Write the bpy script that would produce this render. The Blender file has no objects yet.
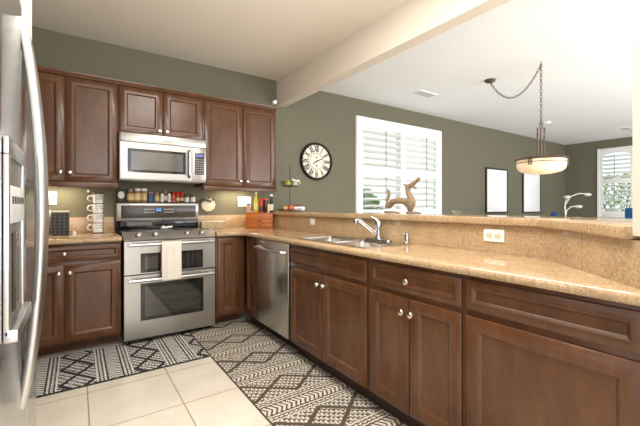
import bpy, bmesh, math, random
from mathutils import Vector, Matrix
random.seed(7)
C = bpy.context.scene.collection
SC = bpy.context.scene
R = math.radians

# ---------------------------------------------------------------- camera
cd = bpy.data.cameras.new('camera'); cam = bpy.data.objects.new('camera', cd); C.objects.link(cam)
cd.sensor_width = 36.0; cd.lens = 355.318 / 640 * 36.0; cd.shift_y = -(213 - 205.812) / 640
cd.clip_start = 0.02
cam.location = (0, 0, 1.167); cam.rotation_euler = (R(90), 0, R(-34.457))
SC.camera = cam

# ---------------------------------------------------------------- world, added fill lights, exposure
w = bpy.data.worlds.new('daylight'); SC.world = w; w.use_nodes = True
bg = w.node_tree.nodes['Background']; bg.inputs[0].default_value = (0.93, 0.96, 1.0, 1); bg.inputs[1].default_value = 1.4
SC.view_settings.view_transform = 'Standard'; SC.view_settings.look = 'None'
SC.view_settings.exposure = 0.0; SC.view_settings.gamma = 1.0; SC.view_settings.use_curve_mapping = False

def area(name, loc, rot, sx, sy, power, col):
    l = bpy.data.lights.new(name, 'AREA'); l.shape = 'RECTANGLE'; l.size = sx; l.size_y = sy
    l.energy = power; l.color = col
    o = bpy.data.objects.new(name, l); C.objects.link(o); o.location = loc; o.rotation_euler = rot
    return o
area('kitchen_overhead_fill', (0.95, 1.35, 2.70), (0, 0, 0), 0.7, 1.2, 50, (1.0, 0.97, 0.93))  # added overhead fill that brightens the kitchen, no fixture modelled
area('ceiling_bounce_fill', (0.45, 0.25, 1.72), (R(170), 0, 0), 0.8, 0.8, 47, (1.0, 0.98, 0.95))  # added fill aimed up, brightens the kitchen by ceiling bounce
area('dining_up_fill', (6.0, -2.2, 0.5), (R(158), 0, 0), 5.0, 1.4, 140, (1.0, 1.0, 1.0))  # added unseen fill aimed up to whiten the dining ceiling
area('dining_side_fill', (5.2, -2.9, 1.2), (R(93), 0, R(-14)), 4.0, 2.2, 165, (0.97, 0.98, 1.0))  # added fill, lights the dining walls from outside the view
area('kitchen_rear_fill', (-0.1, -2.6, 1.4), (R(95), 0, R(-2)), 4.4, 2.4, 70, (1.0, 0.99, 0.97))  # added broad fill from behind the camera, no opening modelled

# ---------------------------------------------------------------- node helpers
class E:
    """arithmetic on node sockets"""
    nt = None
    def __init__(s, k): s.k = k
    @staticmethod
    def op(o, *a):
        n = E.nt.nodes.new('ShaderNodeMath'); n.operation = o
        for i, x in enumerate(a):
            if isinstance(x, E): E.nt.links.new(x.k, n.inputs[i])
            else: n.inputs[i].default_value = x
        return E(n.outputs[0])
    def __add__(s, b): return E.op('ADD', s, b)
    def __radd__(s, b): return E.op('ADD', b, s)
    def __sub__(s, b): return E.op('SUBTRACT', s, b)
    def __rsub__(s, b): return E.op('SUBTRACT', b, s)
    def __mul__(s, b): return E.op('MULTIPLY', s, b)
    def __rmul__(s, b): return E.op('MULTIPLY', b, s)
    def __truediv__(s, b): return E.op('DIVIDE', s, b)
    def lt(s, b): return E.op('LESS_THAN', s, b)
    def gt(s, b): return E.op('GREATER_THAN', s, b)
    def abs(s): return E.op('ABSOLUTE', s)
    def frac(s): return E.op('FRACT', s)
    def floor(s): return E.op('FLOOR', s)
    def tri(s): return (((s).frac() - 0.5).abs() * 4.0) - 1.0      # triangle wave -1..1, period 1
    def mx(s, b): return E.op('MAXIMUM', s, b)
    def mn(s, b): return E.op('MINIMUM', s, b)

def base_mat(name, col, rough=0.5, metal=0.0, spec=0.5, coat=0.0):
    m = bpy.data.materials.new(name); m.use_nodes = True
    b = m.node_tree.nodes['Principled BSDF']
    b.inputs['Base Color'].default_value = (*col, 1); b.inputs['Roughness'].default_value = rough
    b.inputs['Metallic'].default_value = metal; b.inputs['Specular IOR Level'].default_value = spec
    b.inputs['Coat Weight'].default_value = coat
    return m, m.node_tree, b
def objco(nt, scale=(1, 1, 1), kind='Object'):
    t = nt.nodes.new('ShaderNodeTexCoord'); mp = nt.nodes.new('ShaderNodeMapping')
    mp.inputs['Scale'].default_value = scale; nt.links.new(t.outputs[kind], mp.inputs[0]); return mp.outputs[0]
def noise(nt, co, scale, detail=4, rough=0.55):
    n = nt.nodes.new('ShaderNodeTexNoise'); n.inputs['Scale'].default_value = scale
    n.inputs['Detail'].default_value = detail; n.inputs['Roughness'].default_value = rough
    nt.links.new(co, n.inputs['Vector']); return n.outputs['Fac']
def ramp(nt, fac, stops):
    r = nt.nodes.new('ShaderNodeValToRGB'); e = r.color_ramp.elements
    while len(e) < len(stops): e.new(0.5)
    for el, (p, c) in zip(e, stops): el.position = p; el.color = (*c, 1)
    nt.links.new(fac, r.inputs[0]); return r.outputs[0]
def bump(nt, b, fac, strength, dist=0.01):
    n = nt.nodes.new('ShaderNodeBump'); n.inputs['Strength'].default_value = strength; n.inputs['Distance'].default_value = dist
    nt.links.new(fac, n.inputs['Height']); nt.links.new(n.outputs[0], b.inputs['Normal'])
def sc(c, k): return tuple(min(1, x * k) for x in c)
def soft(name, col, rough=0.5, metal=0.0, var=0.08, scale=30, spec=0.5, bmp=0.0, coat=0.0):
    m, nt, b = base_mat(name, col, rough, metal, spec, coat)
    f = noise(nt, objco(nt), scale)
    nt.links.new(ramp(nt, f, [(0.3, sc(col, 1 - var)), (0.7, sc(col, 1 + var))]), b.inputs['Base Color'])
    if bmp: bump(nt, b, f, bmp)
    return m
def S(r, g, b):                                   # sRGB 0-255 -> linear
    return tuple(((x / 255) / 12.92 if x / 255 <= 0.04045 else ((x / 255 + 0.055) / 1.055) ** 2.4) for x in (r, g, b))
def emis(name, col, strength):
    m, nt, b = base_mat(name, col); b.inputs['Emission Color'].default_value = (*col, 1)
    b.inputs['Emission Strength'].default_value = strength; return m
def wood(name, c1, c2, c3, rough=0.26):
    m, nt, b = base_mat(name, c2, rough, 0, 0.45)
    oi = nt.nodes.new('ShaderNodeObjectInfo')
    co = objco(nt, (4.5, 4.5, 1.5))
    ad = nt.nodes.new('ShaderNodeVectorMath'); ad.operation = 'ADD'; nt.links.new(co, ad.inputs[0])
    cm = nt.nodes.new('ShaderNodeCombineXYZ'); nt.links.new(oi.outputs['Random'], cm.inputs[0]); nt.links.new(oi.outputs['Random'], cm.inputs[2])
    ml = nt.nodes.new('ShaderNodeVectorMath'); ml.operation = 'SCALE'; ml.inputs['Scale'].default_value = 40; nt.links.new(cm.outputs[0], ml.inputs[0])
    nt.links.new(ml.outputs[0], ad.inputs[1])
    f = noise(nt, ad.outputs[0], 1.5, 6, 0.6); g = noise(nt, ad.outputs[0], 9, 3, 0.6)
    E.nt = nt; mix = E(f) * 0.75 + E(g) * 0.25
    nt.links.new(ramp(nt, mix.k, [(0.25, c1), (0.5, c2), (0.75, c3)]), b.inputs['Base Color'])
    bump(nt, b, g, 0.04, 0.002)
    return m
def steel(name, col=(0.48, 0.46, 0.43), rough=0.33, axis='x'):
    m, nt, b = base_mat(name, col, rough, 1.0)
    scl = {'x': (1.2, 90, 90), 'z': (90, 90, 1.2), 'y': (90, 1.2, 90)}[axis]
    f = noise(nt, objco(nt, scl), 3.0, 3)
    nt.links.new(ramp(nt, f, [(0.3, sc(col, 0.975)), (0.7, sc(col, 1.02))]), b.inputs['Base Color'])
    E.nt = nt; nt.links.new((E(f) * 0.05 + (rough - 0.025)).k, b.inputs['Roughness'])
    return m
def granite(name):
    m, nt, b = base_mat(name, (0.5, 0.35, 0.2), 0.09, 0, 0.5)
    co = objco(nt)
    a = noise(nt, co, 7, 6, 0.7); c = noise(nt, co, 75, 5, 0.75); v = nt.nodes.new('ShaderNodeTexVoronoi')
    v.inputs['Scale'].default_value = 120; nt.links.new(co, v.inputs['Vector'])
    E.nt = nt; f = E(a) * 0.25 + E(c) * 0.75
    col = ramp(nt, f.k, [(0.34, S(136, 108, 80)), (0.44, S(170, 142, 108)), (0.52, S(187, 159, 124)), (0.60, S(199, 174, 140)), (0.72, S(180, 152, 118))])
    mx = nt.nodes.new('ShaderNodeMix'); mx.data_type = 'RGBA'; nt.links.new(col, mx.inputs['A'])
    mx.inputs['B'].default_value = (*S(104, 74, 50), 1)
    sp = (E(v.outputs['Distance']).lt(0.30) * E(c).gt(0.52) * 0.7); nt.links.new(sp.k, mx.inputs['Factor'])
    nt.links.new(mx.outputs['Result'], b.inputs['Base Color'])
    return m
def glassy(name, tint=(1, 1, 1), gloss=0.08, rough=0.02):
    m = bpy.data.materials.new(name); m.use_nodes = True; nt = m.node_tree; nt.nodes.clear()
    o = nt.nodes.new('ShaderNodeOutputMaterial'); t = nt.nodes.new('ShaderNodeBsdfTransparent'); g = nt.nodes.new('ShaderNodeBsdfGlossy')
    t.inputs[0].default_value = (*tint, 1); g.inputs['Roughness'].default_value = rough
    x = nt.nodes.new('ShaderNodeMixShader'); x.inputs[0].default_value = gloss
    nt.links.new(t.outputs[0], x.inputs[1]); nt.links.new(g.outputs[0], x.inputs[2]); nt.links.new(x.outputs[0], o.inputs[0])
    return m
def rug_mat(name, dark, light, u0, period, dw, vper, v0, half, swap=False, cell=0.021):
    """woven runner: bands of crossing zig-zag lines on a chip ground, alternating with striped bands"""
    m, nt, b = base_mat(name, light, 0.95, 0, 0.1)
    t = nt.nodes.new('ShaderNodeTexCoord'); s = nt.nodes.new('ShaderNodeSeparateXYZ'); nt.links.new(t.outputs['Object'], s.inputs[0])
    E.nt = nt
    u, v = (E(s.outputs[1]), E(s.outputs[0])) if swap else (E(s.outputs[0]), E(s.outputs[1]))
    p = ((u - u0) / period).frac() * period            # 0..period
    dia = p.lt(dw)
    zig = ((v - v0) / vper).tri() * (dw * 0.46)
    q = p - dw * 0.5
    ln = ((q - zig).abs().lt(0.016)).mx((q + zig).abs().lt(0.016))
    nz = noise(nt, t.outputs['Object'], 70, 2)
    jg = (E(nz) - 0.5)
    # chips: little slanted dashes in a staggered grid, slant flips across the band centre
    row = (v / cell + jg * 0.5).floor()
    sl = u / (cell * 2.1) + (row * 0.37).frac() + jg * 0.6
    chip = (sl.frac().lt(0.66)) * ((v / cell + (sl.frac() - 0.5) * 0.5 + jg * 0.5).frac().gt(0.24))
    gnd = chip * (1.0 - ln)
    # stripes across the runner, ragged
    r = (p - dw) / (period - dw)                        # 0..1 inside the striped band
    e1 = (r - 0.5).abs()
    wob = ((v / (cell * 1.6)).tri()) * 0.014 + jg * 0.055
    e2 = e1 + wob
    ln1 = e2.gt(0.43) * e2.lt(0.485)
    ln2 = e2.gt(0.33) * e2.lt(0.39) * ((v / (cell * 1.5)).frac().gt(0.22))
    ln3 = e2.gt(0.235) * e2.lt(0.285)
    herr = e1.lt(0.185) * (((v + e1 * 0.14) / (cell * 1.5) + jg * 0.4).frac().gt(0.40))
    st = ln1.mx(ln2).mx(ln3).mx(herr)
    pat = dia * gnd + (1.0 - dia) * st
    pat = pat * (v - v0).abs().lt(half - 0.012)         # plain bound edge
    fz = noise(nt, t.outputs['Object'], 320, 2)
    mx = nt.nodes.new('ShaderNodeMix'); mx.data_type = 'RGBA'
    mx.inputs['A'].default_value = (*dark, 1); nt.links.new(pat.k, mx.inputs['Factor'])
    nt.links.new(ramp(nt, fz, [(0.3, sc(light, 0.8)), (0.7, light)]), mx.inputs['B'])
    nt.links.new(mx.outputs['Result'], b.inputs['Base Color']); bump(nt, b, (pat * 0.6 + E(fz) * 0.4).k, 0.5, 0.004)
    return m

# ---------------------------------------------------------------- materials
M = {}
M['wall'] = soft('olive_wall_paint', S(112, 109, 92), 0.75, var=0.02, scale=60, spec=0.25)
M['ceil_k'] = soft('cream_ceiling', S(232, 224, 211), 0.85, var=0.015, scale=80, spec=0.2)  # kitchen ceiling tone, creamier than the dining ceiling
M['ceil_d'] = soft('white_ceiling_paint', S(238, 239, 240), 0.85, var=0.01, scale=80, spec=0.2)
M['beam'] = soft('cream_beam_paint', S(217, 207, 193), 0.7, var=0.015, scale=50, spec=0.25)
M['white'] = soft('white_paint', S(243, 243, 241), 0.4, var=0.01, scale=40)
M['rod'] = soft('shade_grey_tilt_rod', S(150, 152, 152), 0.4)  # white rods toned grey to stand in for shade against the window
M['whiteplastic'] = soft('white_plastic', S(243, 244, 245), 0.3, var=0.01)
M['wood'] = wood('brown_maple', S(70, 43, 26), S(90, 57, 35), S(110, 72, 46))
M['toe'] = soft('toe_shade_and_leg_brown', S(52, 32, 24), 0.6)
M['nickel'] = soft('satin_nickel', (0.75, 0.69, 0.60), 0.22, 1.0, 0.03)
M['chrome'] = soft('chrome', (0.52, 0.51, 0.50), 0.10, 1.0, 0.02)
M['steel'] = steel('brushed_steel', axis='x')
M['steelmicro'] = steel('microwave_steel_dimmed', (0.40, 0.385, 0.36), 0.36, 'x')  # stainless darkened for the microwave to hold down its bright reflection
M['steelz'] = steel('brushed_steel_upright', (0.60, 0.59, 0.57), 0.30, 'z')
M['steely'] = steel('brushed_steel_front', (0.66, 0.63, 0.59), 0.28, 'z')
M['sinksteel'] = steel('satin_sink_steel', (0.62, 0.60, 0.57), 0.22, 'y')
M['granite'] = granite('tan_granite')
M['black'] = soft('black_plastic', (0.018, 0.017, 0.016), 0.35, var=0.1)
M['blackgloss'] = soft('black_glass', (0.012, 0.012, 0.012), 0.05, var=0.05, spec=0.6)
M['ovenglass'] = soft('oven_glass', (0.02, 0.019, 0.018), 0.04, var=0.05, spec=0.9, coat=0.5)
M['greyglass'] = soft('grey_oven_glass', S(96, 94, 92), 0.08, var=0.03, spec=0.8)
M['panelgrey'] = soft('charcoal_panel', S(72, 64, 58), 0.2, var=0.04)
M['iron'] = soft('dark_iron', (0.035, 0.03, 0.027), 0.45, 0.6, 0.1)
M['bronze'] = soft('brushed_bronze', S(104, 90, 78), 0.32, 0.9, 0.05)
M['cream'] = soft('cream_glaze', S(226, 214, 190), 0.35, var=0.04)
M['white_mug'] = soft('white_stoneware', S(240, 238, 232), 0.2, var=0.01)
M['print'] = soft('dark_print', S(60, 58, 56), 0.5)
M['towel'] = soft('cream_terry', S(232, 224, 212), 0.95, var=0.05, scale=220, bmp=0.4, spec=0.1)
M['orange'] = wood('honey_wood', S(158, 86, 32), S(180, 102, 40), S(198, 118, 52), 0.35)
M['darkwood'] = wood('dark_carved_wood', S(112, 96, 76), S(144, 124, 98), S(170, 150, 122), 0.75)
M['glass'] = glassy('window_glass', (0.98, 1, 1), 0.06)
M['jarglass'] = glassy('jar_glass', (0.92, 0.95, 0.93), 0.15, 0.05)
M['red'] = soft('red_plastic', S(190, 38, 28), 0.35)
M['green'] = soft('green_plastic', S(60, 100, 66), 0.4)
M['blue'] = soft('blue_paper', S(52, 82, 130), 0.5)
M['navy'] = soft('blue_upholstery', S(32, 72, 122), 0.85, var=0.1, scale=120, spec=0.2)
M['filter'] = soft('grey_filter', S(130, 128, 124), .5, .6)
M['wicker'] = None
M['leaf'] = soft('leaf_green', S(150, 184, 108), 0.6, var=0.25, scale=6)
M['bark'] = soft('bark', S(96, 80, 62), 0.8, var=0.2)
M['bounce_ground'] = soft('pale_bounce_ground', S(190, 192, 176), 0.9, var=0.2, scale=4)  # outside ground paled to bounce daylight up onto the louvers
M['photo'] = soft('picture_glare_white', S(246, 247, 248), 0.12, var=0.05, scale=3, spec=0.8)  # near-white colour stands in for shutter reflections in the picture glass
def wicker():
    m, nt, b = base_mat('dark_wicker', (0.03, 0.028, 0.025), 0.6)
    t = nt.nodes.new('ShaderNodeTexCoord'); s = nt.nodes.new('ShaderNodeSeparateXYZ'); nt.links.new(t.outputs['Object'], s.inputs[0]); E.nt = nt
    u = E(s.outputs[0]) + E(s.outputs[1]); z = E(s.outputs[2])
    k = (((u / 0.032).frac() - 0.5).abs().gt(0.3) * ((z / 0.028).frac().gt(0.45))).mx((z / 0.028 + 0.5).frac().gt(0.86))
    mx = nt.nodes.new('ShaderNodeMix'); mx.data_type = 'RGBA'; nt.links.new(k.k, mx.inputs['Factor'])
    mx.inputs['A'].default_value = (*S(44, 42, 42), 1); mx.inputs['B'].default_value = (*S(92, 90, 90), 1)
    nt.links.new(mx.outputs['Result'], b.inputs['Base Color']); return m
M['wicker'] = wicker()
def tile_mat():
    m, nt, b = base_mat('cream_floor_tile', S(224, 211, 188), 0.28, 0, 0.4)
    t = nt.nodes.new('ShaderNodeTexCoord'); s = nt.nodes.new('ShaderNodeSeparateXYZ'); nt.links.new(t.outputs['Object'], s.inputs[0]); E.nt = nt
    P = 0.4665; g = 0.007 / P
    fx = ((E(s.outputs[0]) - 0.058) / P); fy = ((E(s.outputs[1]) - 2.182) / P)
    gr = ((fx + 0.5).frac() - 0.5).abs().lt(g / 2).mx(((fy + 0.5).frac() - 0.5).abs().lt(g / 2))
    n1 = noise(nt, t.outputs['Object'], 4, 5, 0.6); n2 = noise(nt, t.outputs['Object'], 40, 4)
    f = E(n1) * 0.7 + E(n2) * 0.3
    col = ramp(nt, f.k, [(0.3, S(214, 204, 188)), (0.5, S(226, 217, 202)), (0.7, S(234, 227, 214))])
    mx = nt.nodes.new('ShaderNodeMix'); mx.data_type = 'RGBA'; nt.links.new(gr.k, mx.inputs['Factor']); nt.links.new(col, mx.inputs['A'])
    mx.inputs['B'].default_value = (*S(168, 148, 122), 1); nt.links.new(mx.outputs['Result'], b.inputs['Base Color'])
    bump(nt, b, (1.0 - gr).k, 0.3, 0.003); return m
M['tile'] = tile_mat()

# ---------------------------------------------------------------- mesh helpers
class B:
    def __init__(s): s.bm = bmesh.new()
    def _add(s, t, mi=0):
        for f in t.faces: f.material_index = mi
        me = bpy.data.meshes.new('t'); t.to_mesh(me); t.free(); s.bm.from_mesh(me); bpy.data.meshes.remove(me); return s
    def box(s, x0, x1, y0, y1, z0, z1, bev=0, mi=0, seg=2, mat=None):
        t = bmesh.new(); bmesh.ops.create_cube(t, size=1)
        for v in t.verts: v.co = Vector(((x0 + x1) / 2 + v.co.x * (x1 - x0), (y0 + y1) / 2 + v.co.y * (y1 - y0), (z0 + z1) / 2 + v.co.z * (z1 - z0)))
        if bev: bmesh.ops.bevel(t, geom=list(t.edges), offset=bev, segments=seg, affect='EDGES', profile=0.5)
        if mat: bmesh.ops.transform(t, matrix=mat, verts=t.verts)
        return s._add(t, mi)
    def tube(s, pts, r, n=10, mi=0, closed=False):
        pts = [Vector(p) for p in pts]; t = bmesh.new(); rings = []; L = len(pts)
        rs = r if isinstance(r, (list, tuple)) else [r] * L
        up = None
        for i, p in enumerate(pts):
            if closed: d = pts[(i + 1) % L] - pts[i - 1]
            else: d = (pts[min(i + 1, L - 1)] - pts[max(i - 1, 0)])
            d.normalize()
            if up is None:
                up = Vector((0, 0, 1)) if abs(d.z) < 0.9 else Vector((1, 0, 0))
            a = d.cross(up)
            if a.length < 1e-4: a = d.cross(Vector((0.3, 1, 0.2)))
            a.normalize(); b = a.cross(d).normalized(); up = b
            rings.append([t.verts.new(p + (a * math.cos(2 * math.pi * k / n) + b * math.sin(2 * math.pi * k / n)) * rs[i]) for k in range(n)])
        for i in range(L if closed else L - 1):
            A, Bq = rings[i], rings[(i + 1) % L]
            for k in range(n): t.faces.new((A[k], A[(k + 1) % n], Bq[(k + 1) % n], Bq[k]))
        if not closed: t.faces.new(rings[0][::-1]); t.faces.new(rings[-1])
        bmesh.ops.recalc_face_normals(t, faces=t.faces)
        return s._add(t, mi)
    def cyl(s, p0, p1, r0, r1=None, n=20, mi=0): return s.tube([p0, p1], [r0, r0 if r1 is None else r1], n, mi)
    def lathe(s, prof, c=(0, 0, 0), n=28, mi=0, mat=None, cap=True):
        t = bmesh.new(); rings = []
        for r, z in prof: rings.append([t.verts.new((r * math.cos(2 * math.pi * k / n), r * math.sin(2 * math.pi * k / n), z)) for k in range(n)])
        for A, Bq in zip(rings, rings[1:]):
            for k in range(n): t.faces.new((A[k], A[(k + 1) % n], Bq[(k + 1) % n], Bq[k]))
        if cap:
            t.faces.new(rings[0][::-1]); t.faces.new(rings[-1])
        bmesh.ops.recalc_face_normals(t, faces=t.faces)
        if mat: bmesh.ops.transform(t, matrix=mat, verts=t.verts)
        bmesh.ops.translate(t, vec=Vector(c), verts=t.verts)
        return s._add(t, mi)
    def ball(s, c, r, mi=0, n=14):
        t = bmesh.new(); bmesh.ops.create_uvsphere(t, u_segments=n, v_segments=max(6, n // 2 + 2), radius=1)
        rr = r if isinstance(r, (tuple, list)) else (r, r, r)
        for v in t.verts: v.co = Vector((c[0] + v.co.x * rr[0], c[1] + v.co.y * rr[1], c[2] + v.co.z * rr[2]))
        return s._add(t, mi)
    def prism(s, poly, z0, z1, holes=(), bev=0, bevtest=None, mi=0, mat=None, seg=3):
        """polygon (with holes) in xy, extruded z0..z1"""
        t = bmesh.new(); es = []
        for lp in [poly] + list(holes):
            vs = [t.verts.new((x, y, z1)) for x, y in lp]
            for i in range(len(vs)): es.append(t.edges.new((vs[i], vs[(i + 1) % len(vs)])))
        if holes: bmesh.ops.triangle_fill(t, edges=es, use_beauty=True)
        else: t.faces.new(list(t.verts))
        bmesh.ops.recalc_face_normals(t, faces=t.faces)
        top = list(t.faces)
        r = bmesh.ops.extrude_face_region(t, geom=top)
        nv = [g for g in r['geom'] if isinstance(g, bmesh.types.BMVert)]
        for v in nv: v.co.z = z0
        bmesh.ops.recalc_face_normals(t, faces=t.faces)
        if bev:
            ed = [e for e in t.edges if len(e.link_faces) == 2 and abs(e.verts[0].co.z - e.verts[1].co.z) < 1e-6
                  and e.calc_face_angle(0) > 0.5 and (bevtest is None or bevtest((e.verts[0].co + e.verts[1].co) / 2))]
            bmesh.ops.bevel(t, geom=ed, offset=bev, segments=seg, affect='EDGES', profile=0.5)
        if mat: bmesh.ops.transform(t, matrix=mat, verts=t.verts)
        return s._add(t, mi)
    def panel(s, w, h, frame=0.058, t=0.02, mi=0, x0=0, z0=0, y0=0):
        """frame-and-panel door: front at y0 facing -y, nested rectangular loops"""
        q = bmesh.new()
        def loop(i, y): return [q.verts.new((x0 + a, y0 + y, z0 + c)) for a, c in ((i, i), (w - i, i), (w - i, h - i), (i, h - i))]
        L = [loop(0, t), loop(0, 0.006), loop(0.009, 0), loop(frame, 0), loop(frame + 0.002, 0.001), loop(frame + 0.013, 0.0115), loop(frame + 0.015, 0.0115)]
        q.faces.new(L[0])
        for A, Bq in zip(L, L[1:]):
            for k in range(4): q.faces.new((A[k], A[(k + 1) % 4], Bq[(k + 1) % 4], Bq[k]))
        q.faces.new(L[-1]); bmesh.ops.recalc_face_normals(q, faces=q.faces)
        return s._add(q, mi)
    def quad(s, a, b, c, d, mi=0):
        t = bmesh.new(); t.faces.new([t.verts.new(p) for p in (a, b, c, d)]); return s._add(t, mi)
    def done(s, name, mats, parent=None, loc=(0, 0, 0), rot=(0, 0, 0), angle=35, **kw):
        me = bpy.data.meshes.new(name); s.bm.to_mesh(me); s.bm.free()
        for m in (mats if isinstance(mats, (list, tuple)) else [mats]): me.materials.append(m)
        me.polygons.foreach_set('use_smooth', [True] * len(me.polygons)); me.set_sharp_from_angle(angle=R(angle))
        o = bpy.data.objects.new(name, me); C.objects.link(o); o.location = loc; o.rotation_euler = rot
        if parent: o.parent = parent
        for k, v in kw.items(): o[k] = v
        return o
XZ = Matrix(((1, 0, 0, 0), (0, 0, 1, 0), (0, 1, 0, 0), (0, 0, 0, 1)))     # (x,y,z)->(x,z,y): polygon in xz, depth in y
YZ = Matrix(((0, 0, 1, 0), (1, 0, 0, 0), (0, 1, 0, 0), (0, 0, 0, 1)))     # polygon in yz, depth in x
def thing(name, label, cat, loc=(0, 0, 0), rz=0, group=None):
    o = bpy.data.objects.new(name, None); C.objects.link(o); o.empty_display_size = 0.1
    o.location = loc; o.rotation_euler = (0, 0, rz); o['label'] = label; o['category'] = cat
    if group: o['group'] = group
    return o
def tag(o, label, cat, group=None):
    o['label'] = label; o['category'] = cat
    if group: o['group'] = group
    return o
def struct(o): o['kind'] = 'structure'; return o
def dup(root, loc, label, rz=None, name=None):
    r = root.copy(); C.objects.link(r); r.location = loc; r['label'] = label
    if rz is not None: r.rotation_euler = (0, 0, rz)
    for ch in list(root.children):
        c = ch.copy(); C.objects.link(c); c.parent = r
        for g in list(ch.children):
            d = g.copy(); C.objects.link(d); d.parent = c
    return r
def text(s_, size, extr=0.0005, offs=0.0):
    cu = bpy.data.curves.new('t', 'FONT'); cu.body = s_; cu.size = size; cu.extrude = extr; cu.offset = offs; cu.align_x = 'CENTER'; cu.align_y = 'CENTER'
    o = bpy.data.objects.new('t', cu); C.objects.link(o); bpy.context.view_layer.update()
    me = bpy.data.meshes.new_from_object(o.evaluated_get(bpy.context.evaluated_depsgraph_get()))
    bpy.data.objects.remove(o); bpy.data.curves.remove(cu); return me
def add_text(b, s_, size, mat, mi=0, extr=0.0005, offs=0.0):
    me = text(s_, size, extr, offs); me.transform(mat)
    t = bmesh.new(); t.from_mesh(me); bpy.data.meshes.remove(me); b._add(t, mi)
def face_minus_y(x, y, z): return Matrix.Translation((x, y, z)) @ Matrix.Rotation(R(90), 4, 'X')

# ================================================================ SETTING
W, H, XF = 3.99, 2.738, 10.42
XB = 1.866
b = B(); b.box(-1.2, XF + .2, -3.2, W + .2, -0.06, 0); struct(b.done('floor', M['tile']))
b = B(); b.prism([(-.6, 0), (XF + .1, 0), (XF + .1, H + .05), (-.6, H + .05)], W, W + .14, holes=[[(3.36, .95), (5.323, .95), (5.323, 2.485), (3.36, 2.485)]], mat=XZ); struct(b.done('wall_back', M['wall']))
b = B(); b.prism([(-3.2, 0), (W, 0), (W, H + .05), (-3.2, H + .05)], XF, XF + .14, holes=[[(1.95, .89), (3.296, .89), (3.296, 2.535), (1.95, 2.535)]], mat=YZ); struct(b.done('wall_right', M['wall']))
b = B(); b.box(-.62, -.462, 1.95, W, 0, H + .05); struct(b.done('wall_left', M['wall']))
b = B(); b.box(-1.1, -.156, .6, 1.95, 1.80, H + .02); b.box(-1.2, -1.05, .6, 1.95, 0, 1.8); struct(b.done('wall_alcove', M['beam']))
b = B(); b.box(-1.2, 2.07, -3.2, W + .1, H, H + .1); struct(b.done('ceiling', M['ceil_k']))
b = B(); b.box(2.07, XF + .14, -3.2, W + .1, H, H + .1); struct(b.done('ceiling_dining', M['ceil_d']))
b = B(); b.prism([(2.068, 2.417), (2.182, 2.417), (2.182, H + .01), (2.074, H + .01), (2.074, 2.452), (2.068, 2.446)], -3.2, W, mat=XZ); struct(b.done('ceiling_beam', M['beam']))
b = B(); b.box(2.3, XF, W - .014, W, 0, .10, .003); struct(b.done('baseboard_back', M['white']))
b = B(); b.box(XF - .014, XF, -3.1, W - .014, 0, .10, .003); struct(b.done('baseboard_right', M['white']))
# half wall under the bar, straight run then 45 degrees
K = 1.066
def d45(off):   # bend x for an x-offset 'off' behind the tile face, and the matching 45 deg line constant
    return XB + off, XB + off - (K + off * math.sqrt(2))
def run(off0, off1, yend=W, cut=1.42):
    a, ya = d45(off0); c, yc = d45(off1)
    ka, kc = K + off0 * math.sqrt(2), K + off1 * math.sqrt(2)
    # square cut through point on x-y=K at x=cut : x+y = 2*cut-K
    sm = 2 * cut - K
    return [(a, yend), (a, ya), ((sm + ka) / 2, (sm - ka) / 2), ((sm + kc) / 2, (sm - kc) / 2), (c, yc), (c, yend)]
b = B(); b.prism(run(.022, .15, cut=1.0), 0, 1.06); struct(b.done('wall_peninsula', M['beam']))
# wall end that the bar runs into
sm = 2 * 1.424 - K; k0, k1 = K - .004, K + .25
sm2 = sm - .9
b = B(); b.prism([((sm + k0) / 2, (sm - k0) / 2), ((sm2 + k0) / 2, (sm2 - k0) / 2), ((sm2 + k1) / 2, (sm2 - k1) / 2), ((sm + k1) / 2, (sm - k1) / 2)], 1.075, H); struct(b.done('wall_pillar', M['beam']))

# ---------------------------------------------------------------- windows with shutters
def shutter_panel(par, x0, x1, z0, z1, zm, y, tilt, rodx, arch=False):
    """x0..x1 panel, facing -y at y; top/bottom/mid rails, two louvre banks, tilt rod"""
    st = .05; t = .03
    f = B()
    f.box(x0, x0 + st, y, y + t, z0, z1, .003); f.box(x1 - st, x1, y, y + t, z0, z1, .003)
    f.box(x0 + st, x1 - st, y, y + t, z0, z0 + .10, .003); f.box(x0 + st, x1 - st, y, y + t, zm - .055, zm + .055, .003)
    if arch:
        xa, xb = x0 + st, x1 - st; n = 10; pts = [(xa, z1 - .12)]
        pts += [(xa + (xb - xa) * i / n, z1 - .12 + .05 * math.sin(math.pi * i / n)) for i in range(1, n)] + [(xb, z1 - .12), (xb, z1), (xa, z1)]
        f.prism(pts, y, y + t, mat=XZ)
    else: f.box(x0 + st, x1 - st, y, y + t, z1 - .08, z1, .003)
    p = f.done('shutter_panel', M['white'], par)
    for a, c in ((z0 + .10, zm - .055), (zm + .055, z1 - (.10 if arch else .08))):
        n = max(1, round((c - a) / .104)); s = (c - a) / n; l = B()
        for i in range(n):
            zc = a + s * (i + .5)
            l.box(x0 + st + .002, x1 - st - .002, -.052, .052, -.0055, .0055, .004, mat=Matrix.Translation((0, y + t / 2, zc)) @ Matrix.Rotation(tilt, 4, 'X'))
        l.done('louvers', M['white'], p)
        r = B(); r.box(rodx - .006, rodx + .006, y - .052, y - .042, a + .03, c - .02, .002); r.done('tilt_rod', M['rod'], p)
win = struct(bpy.data.objects.new('window_1', None)); C.objects.link(win)
b = B(); x0, x1, z0, z1 = 3.36, 5.323, .95, 2.485
for a in ((x0 - .0, x0 + .085, z0, z1), (x1 - .085, x1, z0, z1), (x0 + .085, x1 - .085, z1 - .075, z1), (x0 + .085, x1 - .085, z0, z0 + .06)):
    b.box(a[0], a[1], W - .035, W + .05, a[2], a[3], .004)
b.done('window_frame', M['white'], win)
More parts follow.
